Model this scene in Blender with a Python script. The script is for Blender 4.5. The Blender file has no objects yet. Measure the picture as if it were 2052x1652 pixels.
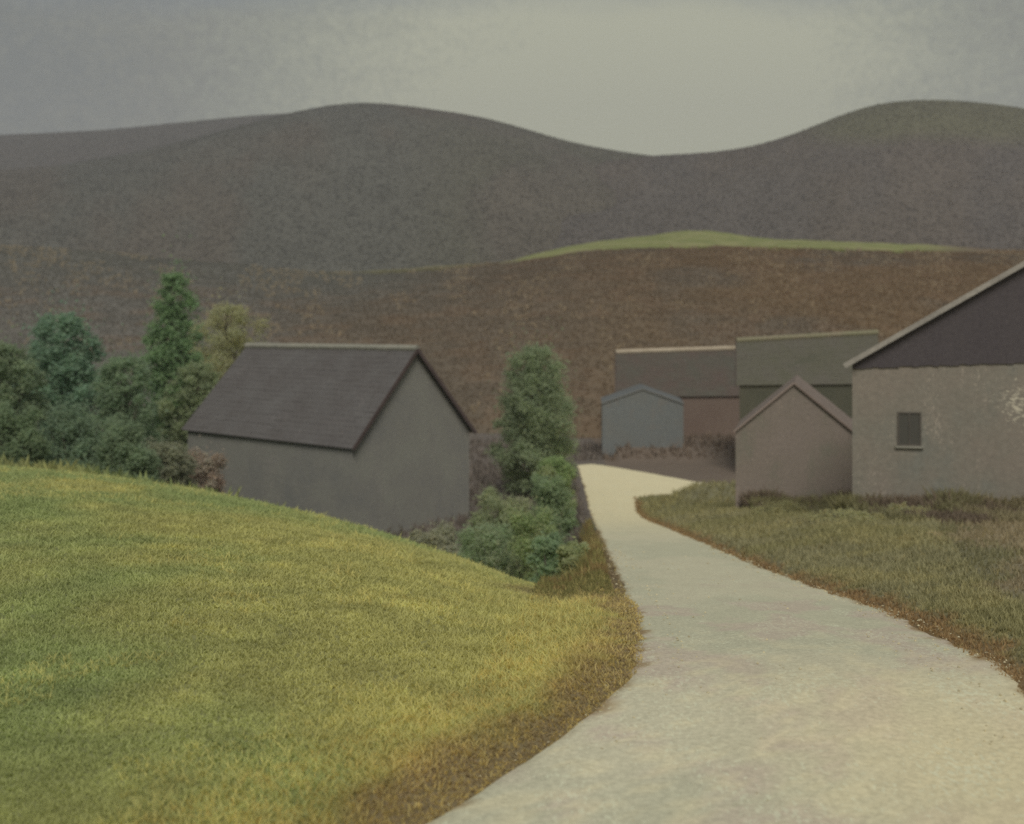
import bpy, math, random
import numpy as np
from mathutils import Vector

random.seed(7)
RNG = np.random.default_rng(11)
S = bpy.context.scene
COL = S.collection
F = 2280.0                      # lens: 40 mm on a 36 mm sensor, in units of a 2052-wide picture
HOR = 560.0                     # row of the horizon


def P(px, py, Y):
    """A point of the place at depth Y (metres) from the painter's eye, which is the origin."""
    return Vector(((px - 1026.0) / F * Y, Y, -(py - HOR) / F * Y))


def lin(c):
    c = np.asarray(c, float) / 255.0
    return np.where(c <= 0.04045, c / 12.92, ((c + 0.055) / 1.055) ** 2.4)


KH, KV = 0.79, 0.56              # how much light level and upright surfaces get


def alb(c, k=None):
    return np.clip(lin(c) / (k or KH), 0.004, 0.85)


def sm(t):
    t = np.clip(t, 0, 1)
    return t * t * (3 - 2 * t)


def _hash(ix, iy, seed):
    h = (ix * 374761393 + iy * 668265263 + seed * 974634777) & 0xFFFFFFFF
    h = ((h ^ (h >> 13)) * 1274126177) & 0xFFFFFFFF
    return ((h ^ (h >> 16)) & 0xFFFF) / 65535.0


def vnoise(x, y, seed=0):
    x = np.asarray(x, float); y = np.asarray(y, float)
    ix = np.floor(x).astype(np.int64); iy = np.floor(y).astype(np.int64)
    fx = sm(x - ix); fy = sm(y - iy)
    a = _hash(ix, iy, seed); b = _hash(ix + 1, iy, seed)
    c = _hash(ix, iy + 1, seed); d = _hash(ix + 1, iy + 1, seed)
    return (a * (1 - fx) + b * fx) * (1 - fy) + (c * (1 - fx) + d * fx) * fy


def fbm(x, y, seed=0, octv=4):
    s = 0; a = 0.5; t = 0
    for k in range(octv):
        s = s + a * vnoise(x * 2 ** k, y * 2 ** k, seed + k * 17); t += a; a *= 0.55
    return s / t


# ------------------------------------------------------------------ materials
def new_mat(name):
    m = bpy.data.materials.new(name); m.use_nodes = True
    nt = m.node_tree; b = nt.nodes['Principled BSDF']
    b.inputs['Roughness'].default_value = 0.95
    b.inputs['Specular IOR Level'].default_value = 0.12
    return m, nt, b


def N(nt, t, **kw):
    n = nt.nodes.new(t)
    for k, v in kw.items():
        setattr(n, k, v)
    return n


def rgba(c):
    return (float(c[0]), float(c[1]), float(c[2]), 1.0)


def material(name, base, second=None, scale=1.0, stretch=(1, 1, 1), grain=20.0, grain_amt=0.25,
             fleck=None, fleck_scale=(30, 30, 12), fleck_at=0.66, fleck_amt=0.5, bump=0.2, bump_dist=0.02, attr=False,
             third=None):
    """Procedural surface: large patches, a fine grain, and sparse rubbed flecks; base from the mesh's colours if attr."""
    m, nt, b = new_mat(name); L = nt.links.new
    tc = N(nt, 'ShaderNodeTexCoord')
    if attr:
        a = N(nt, 'ShaderNodeAttribute', attribute_name='Col'); col = a.outputs['Color']
    else:
        mp = N(nt, 'ShaderNodeMapping'); mp.inputs['Scale'].default_value = stretch
        L(tc.outputs['Object'], mp.inputs['Vector'])
        n1 = N(nt, 'ShaderNodeTexNoise'); n1.inputs['Scale'].default_value = scale
        n1.inputs['Detail'].default_value = 6; n1.inputs['Roughness'].default_value = 0.62
        L(mp.outputs[0], n1.inputs['Vector'])
        r = N(nt, 'ShaderNodeValToRGB'); r.color_ramp.elements[0].position = 0.36; r.color_ramp.elements[1].position = 0.66
        r.color_ramp.elements[0].color = rgba(base); r.color_ramp.elements[1].color = rgba(second if second is not None else base)
        if third is not None:
            e = r.color_ramp.elements.new(0.52); e.color = rgba(third)
        L(n1.outputs['Fac'], r.inputs['Fac']); col = r.outputs['Color']
    n2 = N(nt, 'ShaderNodeTexNoise'); n2.inputs['Scale'].default_value = grain
    n2.inputs['Detail'].default_value = 4; n2.inputs['Roughness'].default_value = 0.7
    L(tc.outputs['Object'], n2.inputs['Vector'])
    mr = N(nt, 'ShaderNodeMapRange'); mr.inputs['From Min'].default_value = 0.25; mr.inputs['From Max'].default_value = 0.75
    mr.inputs['To Min'].default_value = 1 - grain_amt; mr.inputs['To Max'].default_value = 1 + grain_amt
    L(n2.outputs['Fac'], mr.inputs['Value'])
    mx = N(nt, 'ShaderNodeVectorMath', operation='SCALE'); L(col, mx.inputs[0]); L(mr.outputs[0], mx.inputs['Scale'])
    out = mx.outputs[0]
    if fleck is not None:
        mp2 = N(nt, 'ShaderNodeMapping'); mp2.inputs['Scale'].default_value = fleck_scale
        L(tc.outputs['Object'], mp2.inputs['Vector'])
        n3 = N(nt, 'ShaderNodeTexNoise'); n3.inputs['Scale'].default_value = 1.0
        n3.inputs['Detail'].default_value = 3; n3.inputs['Roughness'].default_value = 0.6
        L(mp2.outputs[0], n3.inputs['Vector'])
        n4 = N(nt, 'ShaderNodeTexNoise'); n4.inputs['Scale'].default_value = 0.06
        L(mp2.outputs[0], n4.inputs['Vector'])
        ad = N(nt, 'ShaderNodeMath', operation='MULTIPLY_ADD'); ad.inputs[1].default_value = 0.45; ad.inputs[2].default_value = -0.22
        L(n4.outputs['Fac'], ad.inputs[0])
        sm_ = N(nt, 'ShaderNodeMath', operation='ADD'); L(n3.outputs['Fac'], sm_.inputs[0]); L(ad.outputs[0], sm_.inputs[1])
        mf = N(nt, 'ShaderNodeMapRange'); mf.inputs['From Min'].default_value = fleck_at; mf.inputs['From Max'].default_value = fleck_at + 0.06
        mf.inputs['To Max'].default_value = fleck_amt
        L(sm_.outputs[0], mf.inputs['Value'])
        mix = N(nt, 'ShaderNodeMix', data_type='RGBA'); L(mf.outputs[0], mix.inputs['Factor'])
        L(out, mix.inputs['A']); mix.inputs['B'].default_value = rgba(fleck); out = mix.outputs['Result']
    L(out, b.inputs['Base Color'])
    if bump:
        bp = N(nt, 'ShaderNodeBump'); bp.inputs['Strength'].default_value = bump; bp.inputs['Distance'].default_value = bump_dist
        L(n2.outputs['Fac'], bp.inputs['Height']); L(bp.outputs[0], b.inputs['Normal'])
    return m


def leafy(name, trans=.45):
    """Thin leaves or blades: half the light passes through them."""
    m, nt, b = new_mat(name); L = nt.links.new
    a = N(nt, 'ShaderNodeAttribute', attribute_name='Col')
    tc = N(nt, 'ShaderNodeTexCoord'); n = N(nt, 'ShaderNodeTexNoise'); n.inputs['Scale'].default_value = 1.7; n.inputs['Detail'].default_value = 4
    L(tc.outputs['Object'], n.inputs['Vector'])
    mr = N(nt, 'ShaderNodeMapRange'); mr.inputs['From Min'].default_value = .3; mr.inputs['From Max'].default_value = .7
    mr.inputs['To Min'].default_value = .86; mr.inputs['To Max'].default_value = 1.14; L(n.outputs['Fac'], mr.inputs['Value'])
    sc = N(nt, 'ShaderNodeVectorMath', operation='SCALE'); L(a.outputs['Color'], sc.inputs[0]); L(mr.outputs[0], sc.inputs['Scale'])
    L(sc.outputs[0], b.inputs['Base Color']); b.inputs['Specular IOR Level'].default_value = .05
    t = N(nt, 'ShaderNodeBsdfTranslucent'); L(sc.outputs[0], t.inputs['Color'])
    mx = N(nt, 'ShaderNodeMixShader'); mx.inputs[0].default_value = trans
    L(b.outputs[0], mx.inputs[1]); L(t.outputs[0], mx.inputs[2])
    L(mx.outputs[0], nt.nodes['Material Output'].inputs['Surface'])
    return m


# ------------------------------------------------------------------ mesh helpers
def np_mesh(name, verts, quads, mat, colors=None, smooth=False, parent=None, uneven=None):
    """verts (n,3), faces (m,k) -> one mesh object; colors per vertex."""
    verts = np.asarray(verts, np.float32); quads = np.asarray(quads, np.int32)
    me = bpy.data.meshes.new(name); nv = len(verts); nf, k = quads.shape
    me.vertices.add(nv); me.vertices.foreach_set('co', verts.ravel())
    me.loops.add(nf * k); me.loops.foreach_set('vertex_index', quads.ravel())
    me.polygons.add(nf); me.polygons.foreach_set('loop_start', np.arange(0, nf * k, k, dtype=np.int32))
    me.polygons.foreach_set('use_smooth', np.full(nf, smooth))
    if colors is not None:
        c = np.ones((nv, 4), np.float32); c[:, :3] = colors
        a = me.color_attributes.new('Col', 'FLOAT_COLOR', 'POINT'); a.data.foreach_set('color', c.ravel())
    me.update(calc_edges=True); me.validate()
    me.materials.append(mat)
    o = bpy.data.objects.new(name, me); COL.objects.link(o)
    if parent is not None:
        o.parent = parent; o.matrix_parent_inverse.identity()
    return o


class MB:
    """Collects faces for one mesh."""
    def __init__(s):
        s.v = []; s.f = []

    def add(s, pts, faces):
        b = len(s.v); s.v += [Vector(p) for p in pts]; s.f += [[b + i for i in f] for f in faces]

    def slab(s, a, b, c, d, t):
        """A quad a-b-c-d thickened by t against its normal."""
        a, b, c, d = map(Vector, (a, b, c, d)); n = (b - a).cross(d - a).normalized() * t
        s.add([a, b, c, d, a - n, b - n, c - n, d - n],
              [(0, 1, 2, 3), (7, 6, 5, 4), (0, 4, 5, 1), (1, 5, 6, 2), (2, 6, 7, 3), (3, 7, 4, 0)])

    def bar(s, p, q, w, h, up=Vector((0, 0, 1))):
        p, q = Vector(p), Vector(q); d = (q - p).normalized(); sx = d.cross(up).normalized() * w / 2; u = sx.cross(d).normalized() * h / 2
        s.add([p - sx - u, p + sx - u, p + sx + u, p - sx + u, q - sx - u, q + sx - u, q + sx + u, q - sx + u],
              [(0, 3, 2, 1), (4, 5, 6, 7), (0, 1, 5, 4), (1, 2, 6, 5), (2, 3, 7, 6), (3, 0, 4, 7)])

    def tube(s, pts, rads, n=8, cap=True):
        rings = []
        for i, p in enumerate(pts):
            p = Vector(p); d = (Vector(pts[min(i + 1, len(pts) - 1)]) - Vector(pts[max(i - 1, 0)])).normalized()
            x = d.orthogonal().normalized(); y = d.cross(x)
            if i: # keep rings from twisting
                x = (px_ - d * px_.dot(d)).normalized(); y = d.cross(x)
            px_ = x
            rings.append([p + (x * math.cos(2 * math.pi * k / n) + y * math.sin(2 * math.pi * k / n)) * rads[i] for k in range(n)])
        b = len(s.v)
        for r in rings: s.v += r
        for i in range(len(rings) - 1):
            for k in range(n):
                s.f.append([b + i * n + k, b + i * n + (k + 1) % n, b + (i + 1) * n + (k + 1) % n, b + (i + 1) * n + k])
        if cap:
            s.f.append([b + k for k in range(n)][::-1]); s.f.append([b + (len(rings) - 1) * n + k for k in range(n)])

    def build(s, name, mat, parent=None, smooth=False, bevel=0):
        org = Vector((0, 0, 0)); q = parent
        while q is not None:
            org = org + q.location; q = q.parent
        me = bpy.data.meshes.new(name); me.from_pydata([v - org for v in s.v], [], s.f); me.update(); me.validate()
        me.materials.append(mat)
        if smooth:
            me.polygons.foreach_set('use_smooth', np.full(len(me.polygons), True))
        o = bpy.data.objects.new(name, me); COL.objects.link(o)
        if parent is not None:
            o.parent = parent
        if bevel:
            md = o.modifiers.new('bevel', 'BEVEL'); md.width = bevel; md.segments = 2; md.limit_method = 'ANGLE'
        return o


def thing(name, label, cat, loc, group=None):
    o = bpy.data.objects.new(name, None); COL.objects.link(o); o.location = loc; o.empty_display_size = 0.3
    o['label'] = label; o['category'] = cat
    if group: o['group'] = group
    return o


def structure(o):
    o['kind'] = 'structure'; return o


def stuff(o, label, cat):
    o['kind'] = 'stuff'; o['label'] = label; o['category'] = cat; return o


# ------------------------------------------------------------------ the road's plan and the lie of the land
YR = np.array([-20, -8, 0, 3, 5, 6.7, 7.9, 8.7, 9.2, 10.8, 13.8, 22, 38.4, 69.5, 76, 80, 90, 140], float)
LX = np.array([-9, -8, -5, -3.1, -1.65, -0.55, 0.27, 0.68, 0.90, 1.14, 1.43, 1.97, 2.95, 4.85, 5.15, 5.33, 5.6, 5.7], float)
RX = np.array([-4, -3, 0.2, 1.9, 3.0, 3.6, 3.9, 4.05, 4.12, 4.36, 4.65, 5.17, 6.15, 8.05, 8.35, 8.77, 9.4, 9.6], float)
ZR = np.array([-3.05, -3.05, -3.1, -3.12, -3.15, -3.18, -3.2, -3.2, -3.23, -3.5, -4.06, -5.7, -8.75, -14.6, -15.5, -15.85, -16.2, -16.3], float)


def smooth_interp(y, xs, ys):
    y = np.asarray(y, float); s = 0
    for d, w in ((-1, .25), (0, .5), (1, .25)):
        s = s + w * np.interp(y + d * np.clip(0.06 * np.abs(y), 0.25, 2.0), xs, ys)
    return s


lx = lambda y: smooth_interp(y, YR, LX)
rx = lambda y: smooth_interp(y, YR, RX)
zr = lambda y: smooth_interp(y, YR, ZR)

CPX = np.array([-900, -200, 0, 200, 360, 500, 640, 760, 880, 960, 1050, 1110, 1180, 1250, 1400], float)
CPY = np.array([895, 934, 948, 966, 991, 1016, 1048, 1080, 1120, 1150, 1178, 1196, 1222, 1252, 1300], float)


def meadow_z(x, y):
    yy = np.maximum(y, 6.0)
    px = np.clip(1026 + F * x / yy, -900, 1400)
    s = (np.interp(px - 40, CPX, CPY) + 2 * np.interp(px, CPX, CPY) + np.interp(px + 40, CPX, CPY)) / 4
    s = (s - HOR) / F
    yc = 6.0 / s
    m = -3.0 - 3.0 * (yy / yc) ** 2
    k = 1.2
    return -16.3 + k * np.log1p(np.exp(np.clip((m + 16.3) / k, -40, 40)))


def height(x, y):
    x = np.asarray(x, float); y = np.asarray(y, float)
    dl = lx(y) - x; dr = x - rx(y); z0 = zr(y)
    left = z0 + (meadow_z(x, y) - z0) * sm(dl / 1.35) + 0.05 * (fbm(x * .35, y * .35, 3) - .5) * sm(dl / 2) * 2
    left = left + 0.10 * sm(dl / 0.5)
    corner = 1.35 * sm((dr - 0.2) / 4.5) * np.exp(-((y - 76.5) / 4.2) ** 2)
    fade = 1 - sm((y - 74) / 6)
    right = z0 + (0.10 * sm(dr / 0.5) + 0.45 * sm((dr - .3) / 4)) * fade + corner + 0.10 * (fbm(x * .3, y * .3, 5) - .5) * sm(dr / 2) * fade
    yard = 0.9 * sm((y - 100.5) / 4.0) * sm((130 - y) / 20)          # the bank behind the village street
    right = right + yard * sm((x - 6) / 3); left = left
    h = np.where(dl > 0, left, np.where(dr > 0, right, z0))
    h = h + 0.35 * sm((y - 101) / 5) * (dl > 0)
    inside = (dl < -.2) & (dr < -.2) & (y < 82)
    return h - 0.09 * inside - 0.05 * ((y > 78) & (y < 101))


def ground_color(x, y):
    """What grows where: meadow grasses, dry verges, rough valley ground, bare yard."""
    dl = lx(y) - x; dr = x - rx(y)
    n1 = fbm(x * .22, y * .16, 21); n2 = fbm(x * .7, y * .5, 31); n3 = fbm(x * 2.4, y * 1.9, 41)
    green = alb((110, 113, 67)); olive = alb((126, 120, 70)); gold = alb((132, 124, 72)); blue = alb((104, 110, 74))
    brown = alb((118, 101, 60)); umber = alb((108, 93, 64)); rough = alb((88, 88, 68)); soil = alb((100, 89, 73)); bank = alb((108, 104, 74))
    yardc = alb((122, 112, 84)); amber = alb((108, 88, 58))

    def mix(a, b, t):
        t = np.asarray(t)[..., None]; return a * (1 - t) + b * t
    c = mix(np.broadcast_to(green, x.shape + (3,)), olive, sm((n1 - .38) / .25))
    c = mix(c, gold, .75 * sm((n2 * .6 + n3 * .4 - .56) / .16) * sm((n1 - .3) / .3))
    # drier grass towards the lane, greener and cooler to the far left
    c = mix(c, gold, .60 * sm((4.2 - dl) / 3.4) * sm((n2 - .2) / .3))
    c = mix(c, blue, .60 * sm((-x - .42 * np.maximum(y, 4)) / 5 + .25) * sm((n1 - .32) / .25) * sm((y - 11) / 4) )
    c = mix(c, brown, sm((.75 + .9 * (n2 - .5) + 1.0 * (n3 - .5) - dl) / .8))
    c = mix(c, umber, .7 * sm((.45 + .8 * (n3 - .5) - dl) / .4))
    lane = sm((1.7 - dl + 2 * (n2 - .5)) / 1.0) * sm((y - 14.5) / 4)
    c = mix(c, alb((98, 84, 58)), lane)
    c = mix(c, rough, sm((y - 46) / 6))
    c = mix(c, soil, sm((y - 60) / 8) * sm((x + 12 + 5 * (n2 - .5)) / 6))
    # right of the lane
    r = mix(np.broadcast_to(bank, x.shape + (3,)), alb((106, 102, 68)), sm((n1 - .4) / .2))
    r = mix(r, alb((118, 112, 74)), .6 * sm((n2 - .52) / .12))
    bx = np.interp(y, [8, 14, 25, 50, 70], [4.9, 6.0, 9.5, 18.6, 30])
    r = mix(r, yardc, sm((x - bx + .06 * y * (n2 - .5) * 2) / (.03 * y + .2)) * (1 - sm((y - 62) / 6)))
    r = mix(r, amber, .85 * sm((.40 + .6 * (n3 - .5) + .3 * (n2 - .5) - dr) / .35))
    r = mix(r, soil, sm((y - 84) / 5))
    c = np.where((dr > -1.2)[..., None], r, c)
    gl = np.where((dr > -1.2)[..., None], np.array([1.27, 1.27, 1.42]), np.array([1.12, 1.2, 1.45]))
    return np.clip(c * gl * (.90 + .2 * n3)[..., None], 0.004, .8)


def axis(segs):
    out = []
    for a, b, st in segs:
        out.append(np.arange(a, b, st))
    return np.concatenate(out + [[segs[-1][1]]])


def build_ground():
    xs = axis([(-260, -60, 8), (-60, -24, 1.5), (-24, -8, .5), (-8, 10, .16), (10, 26, .5), (26, 60, 2), (60, 260, 8)])
    ys = axis([(-20, 3, 1.0), (3, 12, .16), (12, 30, .22), (30, 60, .45), (60, 104, .6), (104, 132, 2)])
    X, Y = np.meshgrid(xs, ys); Z = height(X, Y)
    nx, ny = len(xs), len(ys)
    v = np.stack([X, Y, Z], -1).reshape(-1, 3)
    i = np.arange(ny - 1)[:, None] * nx + np.arange(nx - 1)[None]
    q = np.stack([i, i + 1, i + nx + 1, i + nx], -1).reshape(-1, 4)
    c = ground_color(X, Y).reshape(-1, 3)
    m = material('grassy_ground', None, attr=True, grain=7, grain_amt=.28, bump=.5, bump_dist=.05)
    return structure(np_mesh('ground', v, q, m, c, smooth=True))


def build_road():
    rows = [(float(l), float(y), float(r), float(y)) for y in axis([(-18, 3, .6), (3, 14, .12), (14, 40, .3), (40, 80, .6)])
            for l, r in [(lx(y), rx(y))]]
    bend = [(5.33, 80, 8.77, 80), (5.5, 84, 9.0, 82.3), (5.62, 89, 9.4, 83.6), (5.66, 95, 10.2, 84.4), (5.7, 99.6, 11.0, 84.7), (6.9, 100.2, 11.9, 84.8),
            (8.3, 99.0, 12.7, 84.8), (11.5, 95.2, 14.5, 84.8), (15, 90.6, 18, 84), (24, 87.5, 24, 82.2), (40, 85, 40, 80), (70, 82, 70, 77)]
    B = np.array(bend); t = np.linspace(0, len(bend) - 1, 90); kk = np.arange(len(bend))
    rows[-1:] = []
    for tt in t:
        rows.append(tuple(np.interp(tt, kk, B[:, j]) for j in range(4)))
    R = np.array(rows); n = 41
    w = np.linspace(0, 1, n)[None]
    X = R[:, 0:1] * (1 - w) + R[:, 2:3] * w; Y = R[:, 1:2] * (1 - w) + R[:, 3:4] * w
    # ragged edges
    e = (fbm(Y * 1.1, X * 0 + 3, 51) - .5) * .16 + (fbm(Y * 4, X * 0 + 9, 52) - .5) * .05
    X = X + e * (1 - sm(w / .12)) - e[::-1] * 0 + (fbm(Y * 1.2, X * 0 + 30, 53) - .5) * .30 * sm((w - .88) / .12)
    rut = -0.020 * np.exp(-((w - .27) / .09) ** 2) - 0.020 * np.exp(-((w - .73) / .09) ** 2)
    Z = zr(Y) + .012 + .03 * (1 - (2 * w - 1) ** 2) + rut + 0.016 * (fbm(X * 1.5, Y * 1.5, 61) - .5) - .05 * ((w < .001) | (w > .999))
    n1 = fbm(X * .5, Y * .35, 71); n2 = fbm(X * 1.6, Y * 1.1, 72); n3 = fbm(X * 6, Y * 5, 73)
    pale = alb((186, 181, 152)); grn = alb((176, 174, 146)); pink = alb((180, 166, 146)); cream = np.array([.84, .745, .45]); dirt = alb((128, 104, 66))

    def mix(a, b, t):
        t = t[..., None]; return a * (1 - t) + b * t
    c = mix(np.broadcast_to(pale, X.shape + (3,)), grn, .8 * sm((n1 - .45) / .15))
    c = mix(c, pink, .7 * sm((n2 - .52) / .12) * sm((22 - Y) / 8))
    c = mix(c, cream, .8 * sm((Y - 28) / 40))
    c = mix(c, alb((200, 190, 152)), .45 * sm((n3 - .55) / .1) * sm((14 - Y) / 6))
    c = mix(c, alb((198, 187, 148)), .8 * sm((X - 1.0 - .8 * (n2 - .5)) / 2.2) * sm((10.5 - Y) / 3))
    wid = np.hypot(R[:, 0] - R[:, 2], R[:, 1] - R[:, 3])[:, None]
    de = np.minimum(w, 1 - w) * wid
    c = mix(c, dirt, .85 * sm((.16 + .5 * (n3 - .5) + .25 * (n2 - .5) - de) / .18))
    c = c * (.93 + .14 * n3)[..., None] * np.array([1.10, 1.08, 1.07])
    nr = len(R); i = np.arange(nr - 1)[:, None] * n + np.arange(n - 1)[None]
    q = np.stack([i, i + 1, i + n + 1, i + n], -1).reshape(-1, 4)
    m = material('limestone_gravel', None, attr=True, grain=22, grain_amt=.22, bump=.5, bump_dist=.012,
                 fleck=alb((226, 216, 180)), fleck_scale=(30, 14, 12), fleck_at=.60, fleck_amt=.5)
    return structure(np_mesh('road', np.stack([X, Y, Z], -1).reshape(-1, 3), q, m, np.clip(c.reshape(-1, 3), 0, .90), smooth=True))


# ------------------------------------------------------------------ hills
def hill_mesh(name, us, ys, zfun, cfun, mat):
    U, Y = np.meshgrid(us, ys); X = U * Y; Z = zfun(U, Y)
    v = np.stack([X, Y, Z], -1).reshape(-1, 3); nx = len(us)
    i = np.arange(len(ys) - 1)[:, None] * nx + np.arange(nx - 1)[None]
    q = np.stack([i, i + 1, i + nx + 1, i + nx], -1).reshape(-1, 4)
    c = cfun(U, Y).reshape(-1, 3)
    return structure(np_mesh(name, v, q, mat, c, smooth=True))


def crest(pxs, pys):
    pxs = np.array(pxs, float); pys = np.array(pys, float)

    def f(u):
        px = 1026 + F * u
        s = sum(np.interp(px + d, pxs, pys) * w for d, w in ((-60, 1), (-30, 2), (0, 3), (30, 2), (60, 1))) / 9
        return (HOR - s) / F
    return f


brown_top = crest([-1800, -300, 0, 200, 400, 620, 800, 1000, 1060, 1100, 1200, 1400, 1600, 1900, 2200, 3800],
                  [510, 500, 497, 508, 526, 550, 545, 531, 523, 513, 501, 497, 499, 502, 505, 500])
field_top = crest([-1800, -300, 0, 200, 400, 620, 800, 1000, 1060, 1100, 1200, 1300, 1400, 1450, 1520, 1650, 1880, 2000, 2200, 3800],
                  [512, 502, 500, 512, 530, 549, 541, 525, 513, 502, 480, 470, 459, 464, 477, 482, 493, 500, 506, 502])
left_top = crest([-2200, -600, 0, 120, 300, 420, 560, 640, 700, 760, 800, 950, 1050, 1130, 1250, 1350, 1500, 1700, 2000, 3800],
                 [420, 380, 342, 332, 300, 270, 232, 214, 206, 206, 211, 231, 257, 283, 306, 318, 335, 370, 400, 440])
back_top = crest([-2200, -600, 0, 200, 400, 500, 600, 700, 900, 1100, 3800],
                 [300, 285, 271, 262, 242, 232, 226, 224, 260, 330, 460])
right_top = crest([-2200, 600, 900, 1100, 1250, 1330, 1400, 1480, 1560, 1640, 1700, 1760, 1850, 1950, 2040, 2300, 3800],
                  [460, 430, 380, 340, 318, 311, 308, 300, 281, 250, 225, 207, 199, 204, 215, 260, 330])


def near_hill_z(U, Y):
    a = -16.3 + .55; z1 = brown_top(U) * 300; z2 = field_top(U) * 380 + 1.6 * (fbm(U * 26, U * 0, 88) - .5)
    t = np.clip((Y - 112) / 188, 0, 1); t2 = np.clip((Y - 300) / 80, 0, 1); t3 = np.clip((Y - 380) / 80, 0, 1)
    z = a + (z1 - a) * (t * .75 + .25 * sm(t)) + (z2 - z1) * t2 - 30 * sm(t3)
    z = z - 3.0 * (1 - sm((Y - 112) / 7))
    return z + 1.5 * (fbm(U * Y * .03, Y * .03, 81) - .5) * sm(t * 3) * (1 - t2 * .8) + .35 * (fbm(U * Y * .15, Y * .15, 82) - .5) * sm(t * 4)


def near_hill_c(U, Y):
    px = 1026 + F * U; n = fbm(U * Y * .05, Y * .03, 83); n2 = fbm(U * Y * .2, Y * .15, 84)

    def mix(a, b, t):
        t = t[..., None]; return a * (1 - t) + b * t
    c = mix(np.broadcast_to(alb((92, 82, 68)), U.shape + (3,)), alb((98, 82, 61)), sm((px - 900) / 700) * sm((n - .3) / .3))
    c = mix(c, alb((94, 90, 82)), sm((800 - px) / 420))
    c = mix(c, alb((97, 80, 62)), .4 * sm((n2 - .5) / .15))
    c = mix(c, alb((92, 90, 82)), sm((1050 - px) / 350) * sm((Y - 190 - 30 * (n2 - .5)) / 90))
    fld = sm((px - 1010 + 60 * (n2 - .5)) / 40) * sm((1960 - px + 120 * (n2 - .5)) / 140)
    g = mix(np.broadcast_to(alb((110, 114, 68)), U.shape + (3,)), alb((122, 120, 80)), sm((n2 - .45) / .2))
    edge = 298 + 30 * (n2 - .5) + 16 * (fbm(U * 30, Y * 0, 87) - .5)
    c = mix(c, g, fld * sm((Y - edge) / 3))
    c = mix(c, alb((104, 100, 72)), .7 * sm((px - 560) / 250) * sm((1060 - px) / 60) * sm((Y - 296 - 20 * (n2 - .5)) / 4))
    return c * (.88 + .24 * n2)[..., None] * np.array([1.31, 1.30, 1.27])


def far_hill(crest_f, y0, y1, seed, z0=-18, rough=1.0):
    def z(U, Y):
        t = np.clip((Y - y0) / (y1 - y0), 0, 1); b = np.clip((Y - y1) / (y1 * .35), 0, 1)
        zc = crest_f(U) * y1
        g = (fbm(U * 9 + seed, Y * .004, seed) - .5) * 26 * np.sin(np.pi * np.clip(t, 0, 1)) * rough
        return z0 + (zc - z0) * (t * .55 + .45 * sm(t)) + g - 0.7 * (zc - z0) * sm(b)
    return z


def far_c(c1, c2, c3, seed, f3):
    def f(U, Y):
        n = fbm(U * 14, Y * .006, seed); n2 = fbm(U * 60, Y * .03, seed + 5)
        t = sm((n - .36) / .28)[..., None]
        c = c1 * (1 - t) + c2 * t; k = f3(U, Y, n)[..., None]
        c = c * (1 - k) + c3 * k
        return c * (.9 + .2 * n2)[..., None] * np.array([.95, .91, .82])
    return f


def ys_for(y0, y1, n, extra):
    return np.concatenate([np.linspace(y0, y1, n), np.linspace(y1, extra, 10)[1:]])


near_us = np.linspace(-.95, .95, 420)
NEAR_YS = np.concatenate([np.arange(112, 290, 3), np.arange(290, 316, 1.0), np.arange(316, 384, 3), np.arange(384, 470, 10)])
left_z = far_hill(left_top, 470, 1000, 7)
right_z = far_hill(right_top, 470, 900, 9)
back_z = far_hill(back_top, 1000, 1500, 5, rough=.4)
left_c = far_c(alb((96, 91, 82)), alb((93, 93, 86)), alb((94, 91, 74)), 101, lambda U, Y, n: .5 * sm((U + .12) / .1) * sm((n - .4) / .2))
right_c = far_c(alb((95, 90, 86)), alb((98, 91, 84)), alb((100, 99, 78)), 111,
                lambda U, Y, n: sm((right_z(U, Y) / Y - .112 - .02 * (n - .5)) / .02) * sm((U - .22) / .08))
back_c = far_c(alb((78, 75, 69)), alb((79, 75, 70)), alb((90, 88, 84)), 121, lambda U, Y, n: 0 * U)


def tufts(name, pts, h, w, cols, mat, lean=.25, blades=3, parent=None):
    """Small upright tufts, each a few narrow leaning blades, as ONE mesh."""
    n = len(pts); pts = np.repeat(pts, blades, 0); h = np.repeat(h, blades); w = np.repeat(w, blades); cols = np.repeat(cols, blades, 0)
    m = n * blades
    a = RNG.uniform(0, 2 * np.pi, m); dx = np.cos(a); dy = np.sin(a)
    off = RNG.uniform(-1, 1, (m, 2)) * w[:, None] * .8
    h = h * RNG.uniform(.6, 1.15, m)
    b = pts.copy(); b[:, 0] += off[:, 0]; b[:, 1] += off[:, 1]; b[:, 2] -= h * .08
    la = RNG.uniform(0, 2 * np.pi, m); ll = h * lean * RNG.uniform(.2, 1.3, m)
    side = np.stack([dx, dy, 0 * dx], -1) * (w / 2)[:, None]
    tip = b + np.stack([np.cos(la) * ll, np.sin(la) * ll, h], -1)
    mid = b + np.stack([np.cos(la) * ll * .35, np.sin(la) * ll * .35, h * .55], -1)
    v = np.stack([b - side, b + side, mid + side * .8, tip, mid - side * .8], 1).reshape(-1, 3)
    k = np.arange(m)[:, None] * 5
    f = np.concatenate([k + np.array([[0, 1, 2, 4]]), ], 0)
    # quads for the lower half, thin quads for the tip (tip doubled)
    v2 = np.concatenate([v, (tip + side * .12)], 0)
    t = np.stack([k[:, 0] + 4, k[:, 0] + 2, np.arange(m) + 5 * m, k[:, 0] + 3], -1)
    q = np.concatenate([f, t], 0)
    c = np.repeat(cols * RNG.uniform(.95, 1.05, (m, 1)), 5, 0)
    c = np.concatenate([c, cols], 0)
    return np_mesh(name, v2, q, mat, np.clip(c, .003, .85), parent=parent)


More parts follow.
